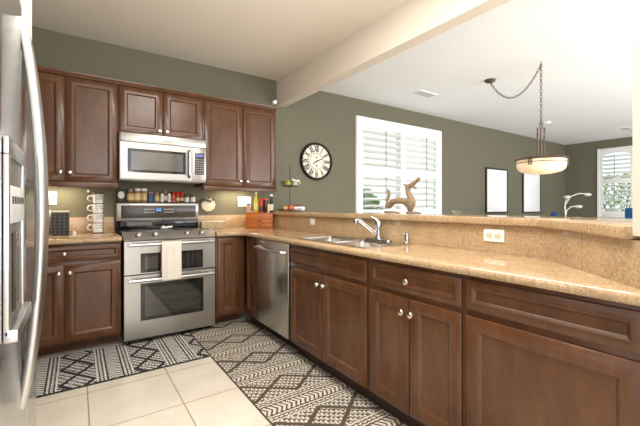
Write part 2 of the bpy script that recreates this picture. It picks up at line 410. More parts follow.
b = B(); b.box(3.32, 5.36, W - .06, W, .915, .95, .004); b.done('window_sill', M['white'], win)
shutter_panel(win, 3.447, 4.352, 1.01, 2.41, 1.692, W - .02, R(-17), 3.923)
shutter_panel(win, 4.354, 5.238, 1.01, 2.41, 1.692, W - .02, R(-24), 4.877)
b = B(); b.box(3.36, 5.323, W + .09, W + .096, .95, 2.485); b.done('glass_pane', M['glass'], win)
b = B(); b.box(4.32, 4.38, W + .08, W + .12, .95, 2.485, .003); b.box(3.36, 3.40, W + .08, W + .12, .95, 2.485, .003); b.box(5.28, 5.323, W + .08, W + .12, .95, 2.485, .003); b.done('sash', M['white'], win)
win2 = struct(bpy.data.objects.new('window_2', None)); C.objects.link(win2); win2.rotation_euler = (0, 0, R(-90)); win2.location = (XF, 3.296, 0)   # local x -> -y, local -y -> -x
b = B(); x0, x1, z0, z1 = 0, 1.346, .89, 2.535
for a in ((x0, x0 + .055, z0, z1), (x1 - .055, x1, z0, z1), (x0 + .055, x1 - .055, z1 - .05, z1), (x0 + .055, x1 - .055, z0, z0 + .05)):
    b.box(a[0], a[1], -.035, .05, a[2], a[3], .004)
b.done('window_frame', M['white'], win2)
shutter_panel(win2, .057, .672, .94, 2.485, 1.75, -.02, R(-18), .345, True)
shutter_panel(win2, .674, 1.289, .94, 2.485, 1.75, -.02, R(-18), .98, True)
b = B(); b.box(0, 1.346, .09, .096, .89, 2.535); b.done('glass_pane', M['glass'], win2)

# outside
b = B(); b.box(-6, 22, W + .25, 24, -.25, -.2); b.box(XF + .2, 24, -8, W + .25, -.25, -.2); struct(b.done('ground', M['bounce_ground']))
def shrub(name, label, c, rx, ry, h, n, seed):
    rnd = random.Random(seed); t = thing(name, label, 'shrub', (c[0], c[1], -.2))
    l = B(); q = bmesh.new()
    for i in range(n):
        a = rnd.uniform(0, 2 * math.pi); zz = rnd.uniform(.12, 1); rr = math.sqrt(rnd.uniform(.25, 1)) * math.sqrt(max(0, 1 - (zz - .35) ** 2 / .46))
        p = Vector((rx * rr * math.cos(a), ry * rr * math.sin(a), h * zz))
        d = Vector((rnd.gauss(0, 1), rnd.gauss(0, 1), rnd.gauss(0, 1))).normalized(); e = d.orthogonal().normalized(); s = rnd.uniform(.05, .10)
        v = [q.verts.new(p + x) for x in (-d * s, e * s * .45, d * s, -e * s * .45)]; q.faces.new(v)
    l._add(q); l.done('foliage', M['leaf'], t)
    s = B()
    for i in range(7):
        a = i * .9; s.tube([(0, 0, 0), (.3 * rx * math.cos(a), .3 * ry * math.sin(a), h * .4), (.7 * rx * math.cos(a), .7 * ry * math.sin(a), h * .75)], [.03, .02, .008], 6)
    s.done('stem', M['bark'], t); return t
shrub('garden_shrub', 'green leafy shrub outside the shuttered window behind the dragon', (5.35, 6.2), .75, .6, 1.75, 2600, 3)
shrub('garden_shrub', 'leafy green shrub outside the far arched-top shutter window', (13.6, 3.7), .9, 1.3, 2.3, 2200, 5)

# ================================================================ CABINETS
KNOB = None
def knob(par, x, z, y=0):
    k = B(); k.lathe([(.007, 0), (.006, .012), (.0145, .018), (.0165, .024), (.0135, .030), (.004, .033)], n=18, mat=Matrix.Rotation(R(90), 4, 'X'))
    return k.done('knob', M['nickel'], par, (x, y, z), label='satin nickel knob')
def door(par, x0, x1, z0, z1, kn=None, name='door', frame=.058, knob_mid=None):
    d = B(); d.panel(x1 - x0, z1 - z0, frame); o = d.done(name, M['wood'], par, (x0, -.02, z0))
    if kn: knob(o, kn[0] - x0, kn[1] - z0)
    return o
def carcass(par, wd, dp, z0, z1, name='carcass', toe=False, tk=.075):
    c = B()
    if par.name.startswith('sink'): c.box(0, wd, 0, .02, z0, z1, .001); c.box(.001, wd - .001, .0205, dp, z0 + .001, .74, .001)
    else: c.box(0, wd, 0, dp, z0, z1, .001)
    o = c.done(name, M['wood'], par)
    if toe: t = B(); t.box(0, wd, tk, dp, 0, z0); t.done('toe_kick', M['wood'] if tk > .1 else M['toe'], par)  # peninsula toe kick: recess shade put into a darker brown
    return o
def rail(par, wd, z0, z1):
    r = B(); r.box(-.003, wd + .003, -.024, .02, z0, z1, .004); r.done('light_rail', M['wood'], par)
def crown(par, wd, z0):
    r = B(); r.prism([(0, z0), (-.022, z0), (-.026, z0 + .010), (-.040, z0 + .024), (-.042, z0 + .036), (0, z0 + .036)], -.001, wd + .001, mat=YZ); r.done('crown', M['wood'], par)
UY = 3.66
def upper(label, x0, x1, z0, doors, kn_z, lr, group='upper wall cabinets'):
    t = thing('wall_cabinet', label, 'cabinet', (x0, UY, 0), group=group); wd = x1 - x0
    carcass(t, wd, W - UY, z0, 2.255)
    for i, (a, c) in enumerate(doors):
        door(t, a - x0, c - x0, z0 + .004, 2.250, ((c - x0 - .03) if i == 0 else (a - x0 + .03), kn_z))
    if lr: rail(t, wd, z0 - .045, z0)
    crown(t, wd, 2.255); return t
upper('brown two-door upper cabinet over the mugs and wicker basket', -.458, .306, 1.37, [(-.452, -.080), (-.076, .300)], 1.445, True)
upper('short brown two-door upper cabinet directly above the microwave', .308, 1.066, 1.825, [(.316, .681), (.687, 1.060)], 1.875, False)
upper('brown two-door upper cabinet over the orange drawer chest', 1.068, 1.894, 1.37, [(1.076, 1.486), (1.503, 1.886)], 1.430, True)

BY = 3.36
def base(name, label, loc, rz, wd, dp, spec, group='base cabinets'):
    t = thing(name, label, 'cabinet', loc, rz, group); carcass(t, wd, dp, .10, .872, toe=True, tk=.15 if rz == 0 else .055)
    for s in spec:
        if s[0] == 'drawer': door(t, s[1], s[2], s[3], s[4], s[5] if len(s) > 5 else None, 'drawer', .032)
        else: door(t, s[1], s[2], s[3], s[4], s[5] if len(s) > 5 else None)
    return t
wd = .765
base('base_cabinet', 'brown base cabinet beside the fridge, below the mugs', (-.458, BY, 0), 0, wd, W - BY - .01,
     [('drawer', .012, wd - .006, .737, .860, (wd / 2, .80)), ('door', .012, wd / 2 - .003, .118, .712, (wd / 2 - .035, .655)), ('door', wd / 2 + .003, wd - .006, .118, .712, (wd / 2 + .035, .655))])
base('base_cabinet', 'narrow brown one-door base cabinet between oven and inner corner', (1.098, BY, 0), 0, .290, W - BY - .01, [('door', .014, .230, .118, .858)])
PX = 1.393   # face-frame plane of the peninsula, doors 2 cm proud
RZ = R(-90)
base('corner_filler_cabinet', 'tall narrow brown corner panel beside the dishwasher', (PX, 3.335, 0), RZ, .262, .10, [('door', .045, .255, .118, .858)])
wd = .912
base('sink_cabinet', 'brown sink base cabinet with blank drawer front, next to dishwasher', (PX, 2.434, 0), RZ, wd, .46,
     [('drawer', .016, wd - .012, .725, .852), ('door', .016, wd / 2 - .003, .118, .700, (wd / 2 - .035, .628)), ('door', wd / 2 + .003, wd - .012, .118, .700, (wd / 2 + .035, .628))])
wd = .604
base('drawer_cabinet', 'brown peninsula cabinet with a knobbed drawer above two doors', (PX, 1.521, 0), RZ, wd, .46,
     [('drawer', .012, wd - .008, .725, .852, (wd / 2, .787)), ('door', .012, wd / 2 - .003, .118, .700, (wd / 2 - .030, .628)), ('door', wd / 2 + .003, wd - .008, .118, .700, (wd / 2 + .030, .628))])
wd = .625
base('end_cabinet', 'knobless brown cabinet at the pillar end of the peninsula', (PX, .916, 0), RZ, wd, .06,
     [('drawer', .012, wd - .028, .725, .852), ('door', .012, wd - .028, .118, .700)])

# ---------------------------------------------------------------- counters
ct = B(); ct.prism([(-.458, W), (.308, W), (.308, 3.31), (-.458, 3.31)], .874, .914, bev=.016, bevtest=lambda c: c.y < 3.32)
o = tag(ct.done('countertop', M['granite']), 'short tan granite countertop under the mugs and basket', 'countertop', 'granite counters')
b = B(); b.box(-.456, .306, W - .02, W, .914, 1.06, .003); b.done('backsplash', M['granite'], o)
hole = [(1.425, 2.375), (1.79, 2.375), (1.79, 1.605), (1.425, 1.605)]
sx, sy = XB, XB - K
kk = 1.342
pts = [(1.092, W), (1.092, 3.31), (1.27, 3.31), (1.312, 3.295), (1.335, 3.262), (1.342, 3.22), (1.342, 1.342 - K), (sx, sy), (sx, W)]
ct = B(); ct.prism(pts, .874, .914, holes=[hole], bev=.016, bevtest=lambda c: (c.y < 3.32 and c.x < 1.343))
main = tag(ct.done('countertop', M['granite']), 'long L-shaped tan granite countertop holding the sink', 'countertop', 'granite counters')
b = B(); b.box(1.092, XB, W - .02, W, .914, 1.06, .003); b.done('backsplash', M['granite'], main)
b = B(); b.prism(run(.0, .021, W - .021, 1.20), .915, 1.061); b.done('backsplash', M['granite'], main)
bt = B(); poly = run(-.026, .40, W, 1.424)
bt.prism(poly, 1.062, 1.106, bev=.010, bevtest=lambda c: True)
tag(bt.done('bar_top', M['granite']), 'raised tan granite bar ledge bending towards the pillar', 'bar counter')

# ================================================================ FRIDGE
fr = thing('refrigerator', 'stainless side-by-side refrigerator with bowed handles and dispenser', 'refrigerator', (-.137, .98, 0))
# local: x = outwards (+x), y along the front
b = B(); b.box(-.78, -.085, .005, .945, .05, 1.765, .006); b.done('body', soft('grey_fridge_case', S(120, 116, 112), .5), fr)
b = B(); b.box(-.70, -.06, .02, .93, 0.0, .085, .004); b.done('grille', M['black'], fr)
def fdoor(y0, y1, name, mat, recess=None):
    n = 12; pts = [(y0, -.082), (y1, -.082)]
    pts = [(-.082, y1), (-.082, y0)]
    for i in range(n + 1):
        tt = i / n; yy = y0 + (y1 - y0) * tt; e = min(tt, 1 - tt) * (y1 - y0)
        pts.append((-.014 * (1 - min(1, e / .05)) ** 2 * 1.0 + .0, yy))
    q = B(); q.prism(pts, .09, 1.78, bev=.008, bevtest=lambda c: c.x > -.07); return q.done(name, mat, fr)
M['fsteel'] = steel('fridge_steel', (0.64, 0.65, 0.66), 0.22, 'z')
fz = fdoor(0, .472, 'freezer_door', M['fsteel'])
ff = fdoor(.480, .95, 'fridge_door', M['fsteel'])
def handle(par, y):
    n = 22; pts = []; rs = []
    for i in range(n + 1):
        t_ = i / n; z = .55 + 1.19 * t_; bow = math.sin(math.pi * t_) ** .75
        pts.append((-.004 + .050 * bow, y, z)); rs.append(.0125 + .003 * bow)
    q = B(); q.tube(pts, rs, 12); return q.done('handle', M['fhandle'], par)
M['fhandle'] = steel('handle_steel', (0.62, 0.62, 0.62), 0.30, 'z')
handle(fz, .432); handle(ff, .520)
b = B(); y0, y1 = .08, .373
b.box(.001, .012, y0, y1, 1.285, 1.325, .003); b.box(.001, .012, y0, y0 + .02, .87, 1.285, .003); b.box(.001, .012, y1 - .022, y1, .87, 1.285, .003)
b.box(.001, .028, y0, y1, .855, .885, .004); dp = b.done('dispenser_frame', M['fhandle'], fr)
b = B(); b.box(.001, .004, y0 + .02, y1 - .022, .885, 1.285); b.done('dispenser_cavity', soft('grey_cavity', S(96, 90, 84), .4), dp)
b = B(); b.box(.003, .013, y0 + .02, y1 - .022, 1.125, 1.215, .002); b.done('control_panel', soft('pale_panel', S(206, 206, 204), .3), dp)
for i in range(6): b = B(); b.box(.013, .014, .12 + i * .038, .142 + i * .038, 1.172, 1.190); b.done('button', M['print'], dp)
b = B(); b.box(.003, .010, .19, .27, .90, 1.10, .004); b.done('paddle', M['panelgrey'], dp)
b = B(); b.box(-.11, -.03, .43, .52, 1.764, 1.784, .005); b.done('hinge_cover', M['fhandle'], fr)

# ================================================================ RANGE
rg = thing('oven_range', 'stainless double-oven range with a cream towel on its handle', 'oven', (.322, 3.32, 0))
RW = .760
b = B(); b.box(0, RW, .03, .62, .045, .90, .003); b.done('body', M['black'], rg)
b = B(); b.box(.01, RW - .01, .12, .58, 0, .06); b.done('base', M['black'], rg)
b = B(); b.prism([(-.004, .874), (-.010, .884), (.085, .938), (.14, .942), (.14, .89), (.03, .874)], 0, RW, mat=YZ); fas = b.done('control_fascia', steel('fascia_steel_lit', (0.62, 0.60, 0.57), 0.52, 'x'), rg)  # fascia steel lightened to stand in for its bright reflection
for x in (.114, .246, .508, .640):
    q = B(); m4 = Matrix.Rotation(R(60), 4, 'X')
    q.lathe([(.027, 0), (.026, .006), (.021, .010), (.020, .030), (.016, .034)], n=24, mat=m4); q.box(-.004, .004, -.019, .019, .030, .040, .002, mat=m4)
    q.done('knob', M['chrome'], fas, (x, .036, .911))
b = B(); b.box(.004, RW - .004, .13, .585, .925, .944, .004); ctp = b.done('cooktop', M['blackgloss'], rg)
b = B()
for x, y, r in ((.19, .26, .10), (.57, .26, .085), (.19, .47, .075), (.57, .47, .10), (.38, .42, .06)):
    b.lathe([(r, .9441), (r, .9446), (r - .004, .9446), (r - .004, .9441)], (x, y, 0), 36, cap=False)
b.done('burner_ring', M['panelgrey'], ctp)
bgd = B(); bgd.box(0, RW + .006, .595, .662, .93, 1.02, .003); bgd.done('backguard_riser', M['blackgloss'], rg)
bgd = B(); bgd.box(-.006, RW + .010, .590, .664, 1.018, 1.197, .008); bk = bgd.done('backguard', M['steel'], rg)
bgd = B(); bgd.box(.034, .738, .584, .592, 1.045, 1.172, .003); pn = bgd.done('control_panel', M['panelgrey'], rg)
b = B(); b.box(.345, .395, .5828, .5845, 1.112, 1.140); b.done('clock_display', emis('blue_display', S(70, 130, 190), .8), pn)
for x in (.235, .42):
    for i in range(5):
        for j in range(2): b = B(); b.box(x + i * .02, x + .013 + i * .02, .5828, .5845, 1.100 + j * .03, 1.1045 + j * .03); b.done('button', M['whiteplastic'], pn)
def oven_door(z0, z1, wx0, wx1, wz0, wz1, hz, glassmat):
    q = B(); q.prism([(.004, z0), (RW - .004, z0), (RW - .004, z1), (.004, z1)], 0, .035, holes=[[(wx0, wz0), (wx1, wz0), (wx1, wz1), (wx0, wz1)]], mat=XZ)
    d = q.done('oven_door', M['steel'], rg)
    q = B(); q.box(wx0, wx1, .006, .03, wz0, wz1); q.done('window', M['blackgloss'], d)
    q = B(); q.box(wx0 + .035, wx1 - .035, .0035, .0062, wz0 + .03, wz1 - .03); q.done('inner_glass', glassmat, d)
    q = B(); q.tube([(.03, -.055, hz), (RW * .5, -.062, hz), (RW - .03, -.055, hz)], .013, 12)
    for x in (.045, RW - .045): q.box(x - .013, x + .013, -.056, .002, hz - .011, hz + .011, .004)
    q.done('handle', M['fhandle'], d); return d
oven_door(.592, .868, .125, .645, .600, .765, .842, M['ovenglass'])
oven_door(.048, .582, .125, .650, .195, .510, .545, M['ovenglass'])
# towel over the upper handle
tw = B(); q = bmesh.new(); nx = 14; prof = []
fy, hzz = -.0785, .842
prof = [(-.030, .60), (-.032, .70), (-.036, .80), (-.040, .848)] + [(-.0585 + .021 * math.cos(a), hzz + .021 * math.sin(a)) for a in (R(20), R(60), R(100), R(140), R(175))] + [(-.081, .80), (-.083, .70), (-.084, .60), (-.083, .535)]
rows = []
for i in range(nx + 1):
    x = .278 + .157 * i / nx; wv = .0035 * math.sin(i * 1.1)
    rows.append([q.verts.new((x, y + (wv if z < .83 else 0) - (.0 if k < 5 else 0), z)) for k, (y, z) in enumerate(prof)])
for A, Bq in zip(rows, rows[1:]):
    for k in range(len(prof) - 1): q.faces.new((A[k], A[k + 1], Bq[k + 1], Bq[k]))
bmesh.ops.recalc_face_normals(q, faces=q.faces); bmesh.ops.solidify(q, geom=list(q.faces), thickness=.005)
tw._add(q); tag(tw.done('hand_towel', M['towel'], loc=(.322, 3.32, 0)), 'cream towel folded over the upper oven handle', 'towel')
# spoon rest
sp = B(); sp.ball((0, 0, .008), (.034, .026, .009)); sp.tube([(.02, 0, .012), (.05, .01, .016), (.075, .015, .016)], [.012, .010, .012], 8); sp.ball((-.006, .004, .018), (.018, .016, .012))
tag(sp.done('spoon_rest', M['whiteplastic'], loc=(.70, 3.68, .9448)), 'small white spoon rest on the black cooktop', 'spoon rest')

# ================================================================ MICROWAVE
mw = thing('microwave', 'stainless over-the-range microwave under the short upper cabinet', 'microwave', (.320, 3.59, 1.40))
MWd = .758
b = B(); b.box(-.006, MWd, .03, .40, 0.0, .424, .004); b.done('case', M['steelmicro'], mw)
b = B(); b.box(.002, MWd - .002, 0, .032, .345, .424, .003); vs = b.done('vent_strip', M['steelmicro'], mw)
b = B(); add_text(b, 'Whirlpool', .020, face_minus_y(MWd * .52, -.0006, .375)); b.done('logo', M['panelgrey'], vs)
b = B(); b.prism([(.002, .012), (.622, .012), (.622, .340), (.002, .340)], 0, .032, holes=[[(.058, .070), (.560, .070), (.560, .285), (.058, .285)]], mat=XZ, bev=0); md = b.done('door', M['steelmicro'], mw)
b = B(); b.box(.058, .560, .006, .03, .070, .285); b.done('window', M['blackgloss'], md)
b = B(); b.box(.085, .535, .0035, .0062, .095, .262); b.done('mesh_glass', M['greyglass'], md)
b = B(); b.tube([(.588, 0, .045), (.588, -.035, .065), (.588, -.042, .17), (.588, -.035, .285), (.588, 0, .305)], [.012, .0135, .0135, .0135, .012], 12); b.done('handle', M['fhandle'], md)
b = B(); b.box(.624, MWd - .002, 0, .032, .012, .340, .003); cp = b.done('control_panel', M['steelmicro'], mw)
b = B(); b.box(.644, .738, -.002, .004, .075, .290, .002); b.done('keypad', M['black'], cp)
b = B(); b.box(.655, .728, -.003, -.001, .252, .278); b.done('display', emis('violet_display', S(92, 96, 150), .7), cp)
M['marks'] = soft('grey_marks', S(150, 148, 144), .5)
for i in range(4):
    for j in range(7): b = B(); b.box(.653 + i * .0205, .667 + i * .0205, -.003, -.0015, .088 + j * .022, .097 + j * .022); b.done('button', M['marks'], cp)
for xa_, xb_ in ((.05, .30), (.44, .70)):
    b = B(); b.box(xa_, xb_, .08, .2, -.006, .001); b.done('grease_filter', M['filter'], mw)

# ================================================================ DISHWASHER
dw = thing('dishwasher', 'stainless dishwasher with a bar handle under the counter', 'dishwasher', (1.378, 3.062, 0), RZ)
DW = .620
b = B(); b.box(.004, DW - .004, .03, .48, .10, .868); b.done('tub', M['black'], dw)
b = B(); b.box(.01, DW - .01, .09, .4, 0, .10); b.done('toe_kick', M['black'], dw)
b = B(); b.box(.006, DW - .006, -.003, .03, .112, .866, .006); dd = b.done('door', M['steely'], dw)
b = B(); b.tube([(.05, -.002, .792), (.06, -.035, .792), (.31, -.048, .792), (.56, -.035, .792), (.57, -.002, .792)], .013, 12); b.done('handle', M['fhandle'], dd)
b = B(); add_text(b, 'Whirlpool', .022, face_minus_y(.15, -.0036, .843)); b.done('logo', M['white'], dd)

# ================================================================ SINK, FAUCET
sk = thing('sink', 'double-bowl stainless drop-in sink in the long counter', 'sink', (1.40, 1.58, .914))
sw, sl = .425, .82
h1 = [(.035, .035), (.335, .035), (.335, .395), (.035, .395)]; h2 = [(.035, .425), (.335, .425), (.335, .785), (.035, .785)]
b = B(); b.prism([(0, 0), (sw, 0), (sw, sl), (0, sl)], 0, .006, holes=[h1, h2], bev=.003); rim = b.done('rim', M['sinksteel'], sk)
for hh in (h1, h2):
    (xa, ya), _, (xb, yb), _ = hh; q = B(); t = bmesh.new()
    L = []
    for ins, z in ((0, .004), (.004, -.01), (.012, -.13), (.03, -.155), (.11, -.160)):
        r = .03; ring = []
        for cx, cy, a0 in ((xb - ins - r, yb - ins - r, 0), (xa + ins + r, yb - ins - r, 90), (xa + ins + r, ya + ins + r, 180), (xb - ins - r, ya + ins + r, 270)):
            for k in range(5):
                a = R(a0 + 22.5 * k); rr = r if z < 0 else .004
                ox, oy = (cx + (r - rr) * (1 if math.cos(R(a0 + 45)) > 0 else -1), cy + (r - rr) * (1 if math.sin(R(a0 + 45)) > 0 else -1))
                ring.append(t.verts.new((ox + rr * math.cos(a), oy + rr * math.sin(a), z)))
        L.append(ring)
    for A, Bq in zip(L, L[1:]):
        n = len(A)
        for k in range(n): t.faces.new((A[k], A[(k + 1) % n], Bq[(k + 1) % n], Bq[k]))
    t.faces.new(L[-1]); bmesh.ops.recalc_face_normals(t, faces=t.faces); bmesh.ops.reverse_faces(t, faces=t.faces)
    q._add(t); bo = q.done('basin', M['sinksteel'], sk)
    q = B(); q.lathe([(.042, -.1595), (.040, -.156), (.030, -.158), (.0, -.1585)], ((xa + xb) / 2, (ya + yb) / 2, 0), 24); q.done('drain', M['chrome'], bo)
fc = thing('faucet', 'chrome single-lever faucet behind the double sink', 'faucet', (1.785, 1.862, .920))
b = B(); b.prism([(.026 * math.cos(a) , .026 * math.sin(a) + (.10 if math.sin(a) > 0 else -.10)) for a in [2 * math.pi * i / 24 for i in range(24)]], 0, .012, bev=.004); b.done('base_plate', M['chrome'], fc)
b = B(); b.lathe([(.029, .010), (.027, .02), (.024, .05), (.024, .085), (.026, .10), (.025, .128), (.016, .140), (.004, .143)], n=24); b.done('body', M['chrome'], fc)
b = B(); b.tube([(0, 0, .035), (-.025, .012, .055), (-.075, .036, .100), (-.120, .057, .140), (-.138, .065, .148), (-.150, .070, .142), (-.152, .071, .122)], [.017, .016, .0145, .0135, .0145, .0155, .0145], 14); b.done('spout', M['chrome'], fc)
b = B(); b.tube([(0, 0, .132), (-.008, .020, .150), (-.018, .052, .166)], [.015, .010, .008], 12); b.ball((-.018, .052, .166), .0085, n=10); b.done('lever', M['chrome'], fc)
sd = thing('soap_dispenser', 'short chrome soap pump at the sink corner', 'soap dispenser', (1.803, 1.612, .920))
b = B(); b.lathe([(.022, 0), (.022, .005), (.0175, .010), (.0175, .046), (.016, .050)], n=22); b.done('collar', M['chrome'], sd)
b = B(); b.lathe([(.0165, .050), (.017, .060), (.015, .068), (.004, .071)], n=20); b.tube([(0, 0, .060), (-.018, .010, .062), (-.030, .017, .056)], [.009, .008, .006], 10); b.done('pump_head', M['chrome'], sd)

# ================================================================ RUGS
M['rug1'] = rug_mat('black_white_rug', S(58, 55, 54), S(226, 223, 218), -.095 + 0, .435, .205, .52, 3.085, .34)
q = B(); q.box(-.27, .852, 2.745, 3.405, .0005, .008, .002)
tag(q.done('rug', M['rug1']), 'black and white patterned runner in front of the oven', 'rug', 'kitchen runners')
M['rug2'] = rug_mat('brown_cream_rug', S(86, 77, 68), S(222, 213, 198), 1.47, .46, .235, .56, 1.155, .305, True, .021)  # separate brown and cream tones carry how this runner is lit
q = B(); q.box(.856, 1.443, .95, 3.425, .0005, .008, .002)
tag(q.done('rug', M['rug2']), 'brown and cream patterned runner along the sink cabinets', 'rug', 'kitchen runners')

# ================================================================ COUNTER THINGS, STOVE SIDE
mr = thing('mug_rack', 'chrome wire rack holding a stack of four mugs', 'mug rack', (.165, 3.865, .914))
b = B()
for a in (45, 135, 225, 315): b.tube([(.058 * math.cos(R(a)), .058 * math.sin(R(a)), .004), (.058 * math.cos(R(a)), .058 * math.sin(R(a)), .375)], .0025, 6)
for z in (.006, .375): b.tube([(.058 * math.cos(2 * math.pi * k / 24), .058 * math.sin(2 * math.pi * k / 24), z) for k in range(24)], .0025, 6, closed=True)
b.tube([(-.041, -.041, .006), (.041, .041, .006)], .0025, 6); b.tube([(.041, -.041, .006), (-.041, .041, .006)], .0025, 6)
b.done('wire_frame', M['chrome'], mr)
def mug():
    t = thing('mug', 'white printed mug at the bottom of the chrome rack stack', 'mug', (.165, 3.865, .9226), 0, 'stacked white mugs')
    q = B(); q.lathe([(.0, .002), (.036, 0), (.044, .004), (.0475, .03), (.049, .083), (.0465, .083), (.044, .03), (.038, .010), (0, .008)], n=28); q.done('cup', M['white_mug'], t)
    q = B(); q.tube([(-.046, -.006, .068), (-.068, -.010, .070), (-.080, -.012, .055), (-.078, -.012, .034), (-.062, -.010, .022), (-.046, -.006, .024)], .0055, 8); q.done('handle', M['white_mug'], t)
    q = B(); rnd = random.Random(4)
    for k in range(9):       # dark illegible hand-lettered squiggle
        a = R(-90 + (k - 4) * 9 + 18)
        for j in range(2):
            z0_ = .034 + j * .02 + rnd.uniform(0, .008); r_ = .0487
            q.tube([(r_ * math.cos(a), r_ * math.sin(a), z0_), (r_ * math.cos(a + .06), r_ * math.sin(a + .06), z0_ + rnd.uniform(.006, .014)), (r_ * math.cos(a + .12), r_ * math.sin(a + .12), z0_ + .002)], .0013, 5)
    q.done('print', M['print'], t); return t
m0 = mug()
for i, l in enumerate(('white printed mug second from the bottom of the chrome rack', 'white printed mug third from the bottom of the chrome rack', 'white printed mug topmost in the chrome rack')):
    dup(m0, (.165, 3.865, .9226 + .0885 * (i + 1)), l)
t = thing('wicker_basket', 'dark square wicker canister with a pale lid', 'basket', (-.112, 3.83, .914))
b = B(); b.prism([(-.062, -.06), (.062, -.06), (.062, .06), (-.062, .06)], 0, .195, bev=.006); b.done('body', M['wicker'], t)
b = B(); b.box(-.064, .064, -.062, .062, .196, .210, .004); b.done('lid', M['cream'], t)
t = thing('canister', 'tall white canister beside the wicker canister', 'canister', (-.232, 3.90, .914))
b = B(); b.lathe([(.05, 0), (.052, .01), (.052, .19), (.048, .20)], n=28); b.done('body', M['white_mug'], t)
b = B(); b.lathe([(.05, .201), (.05, .215), (.015, .222), (.015, .24), (.004, .243)], n=24); b.done('lid', M['white_mug'], t)
b = B(); b.lathe([(.012, 0), (.013, .004), (.013, .028), (.007, .032), (.007, .040)], n=14); tag(b.done('salt_shaker', M['whiteplastic'], loc=(-.015, 3.72, .914)), 'tiny white shaker in front of the wicker canister', 'shaker')
t = thing('wall_hook', 'tiny white hook under the mug cabinet on the green wall', 'hook', (.093, W, 1.305))
b = B(); b.box(-.010, .010, -.006, 0, -.012, .012, .003); b.tube([(0, -.004, -.002), (0, -.018, -.006), (0, -.018, .004)], .003, 6); b.done('hook', M['whiteplastic'], t)

# spices on a shelf above the backguard
t = B(); t.box(.318, 1.086, 3.888, 3.986, 1.1975, 1.206, .002); tag(t.done('spice_shelf', M['black']), 'thin black shelf along the top of the oven backguard', 'shelf')
SZ = 1.2062
def jar(name, label, x, r, h, cap_h, body, capm, lab=None, cap_r=None, sq=False, y=3.93):
    t = thing(name, label, 'spice jar', (x, y, SZ), group='spices above the oven'); q = B()
    if sq: q.box(-r, r, -r * .8, r * .8, 0, h - cap_h, .003)
    else: q.lathe([(r * .94, 0), (r, .003), (r, (h - cap_h) * .86), (r * .8, h - cap_h)], n=20)
    q.done('body', body, t)
    q = B(); cr = cap_r or r * .82
    if sq: q.box(-cr, cr, -cr * .8, cr * .8, h - cap_h + .0003, h, .002)
    else: q.lathe([(cr, h - cap_h + .0003), (cr, h - .003), (cr * .9, h)], n=20)
    q.done('lid', capm, t)
    if lab:
        q = B()
        if sq: q.box(-r * .9, r * .9, -r * .8 - .0008, -r * .8, .01, h - cap_h - .008)
        else: q.lathe([(r + .0006, h * .14), (r + .0006, (h - cap_h) * .78)], n=20, cap=False)
        q.done('paper_label', lab, t)
    return t
lab = {k: soft('label_' + k, S(*c), .5, var=.25, scale=90) for k, c in dict(cream=(226, 208, 160), brown=(166, 126, 70), blue=(46, 80, 132), copper=(186, 140, 104), tan=(214, 188, 138), white=(226, 222, 214), red=(196, 70, 50)).items()}
spice = soft('ground_spice', S(150, 104, 60), .8, var=.2, scale=80); dksp = soft('dark_spice', S(84, 62, 44), .8, var=.25, scale=90)
t = thing('spice_tin', 'dark square tin with round white face at the shelf end', 'spice tin', (.357, 3.93, SZ), group='spices above the oven')
b = B(); b.box(-.034, .034, -.03, .03, 0, .125, .004); b.done('body', soft('dark_tin', S(48, 44, 48), .4), t)
b = B(); b.lathe([(.028, 0), (.028, .0012)], n=28, mat=Matrix.Scale(1.25, 4, (0, 0, 1)) @ Matrix.Rotation(R(90), 4, 'X')); b.done('paper_label', lab['white'], t, (0, -.0300, .066))
jar('spice_jar', 'squat brown and cream jar with a grey lid', .439, .035, .128, .030, spice, soft('grey_lid', S(150, 146, 140), .4), lab['tan'], .022)
jar('spice_jar', 'cream jar with white cap beside the squat brown one', .500, .029, .134, .026, lab['brown'], M['whiteplastic'], lab['cream'], .028)
jar('spice_jar', 'tan jar with white cap beside the blue one', .560, .029, .134, .026, lab['brown'], M['whiteplastic'], lab['tan'], .028)
jar('spice_jar', 'blue labelled square tin with a brown lid', .622, .022, .098, .014, lab['blue'], lab['copper'], lab['blue'], .021, True)
jar('spice_jar', 'copper round-topped jar beside the blue tin', .677, .025, .098, .026, lab['copper'], lab['copper'], lab['tan'], .018)
jar('spice_jar', 'clear glass jar with silver lid beside the copper jar', .727, .019, .092, .014, M['white_mug'], M['nickel'], lab['white'])
jar('spice_jar', 'taller glass grinder with tan top between two glass jars', .762, .014, .116, .030, dksp, lab['copper'], lab['white'], .013, False, 3.945)
jar('spice_jar', 'clear glass jar with silver lid beside the red caps', .796, .018, .092, .014, M['white_mug'], M['nickel'], lab['white'])
for i, (x, l) in enumerate(((.838, 'red-capped spice bottle nearest the glass jars'), (.880, 'middle one of the three red-capped spice bottles'), (.922, 'red-capped spice bottle nearest the green lids'))):
    jar('spice_jar', l, x, .0195, .108, .048, (lab['copper'], spice, dksp)[i], M['red'], lab['tan' if i else 'red'], .0192)
jar('spice_jar', 'green-lidded short jar beside the red caps', .972, .025, .078, .026, lab['white'], M['green'], None, .022)
jar('spice_jar', 'green-lidded short jar at the end of the spice row', 1.035, .025, .080, .026, lab['white'], M['green'], None, .022)

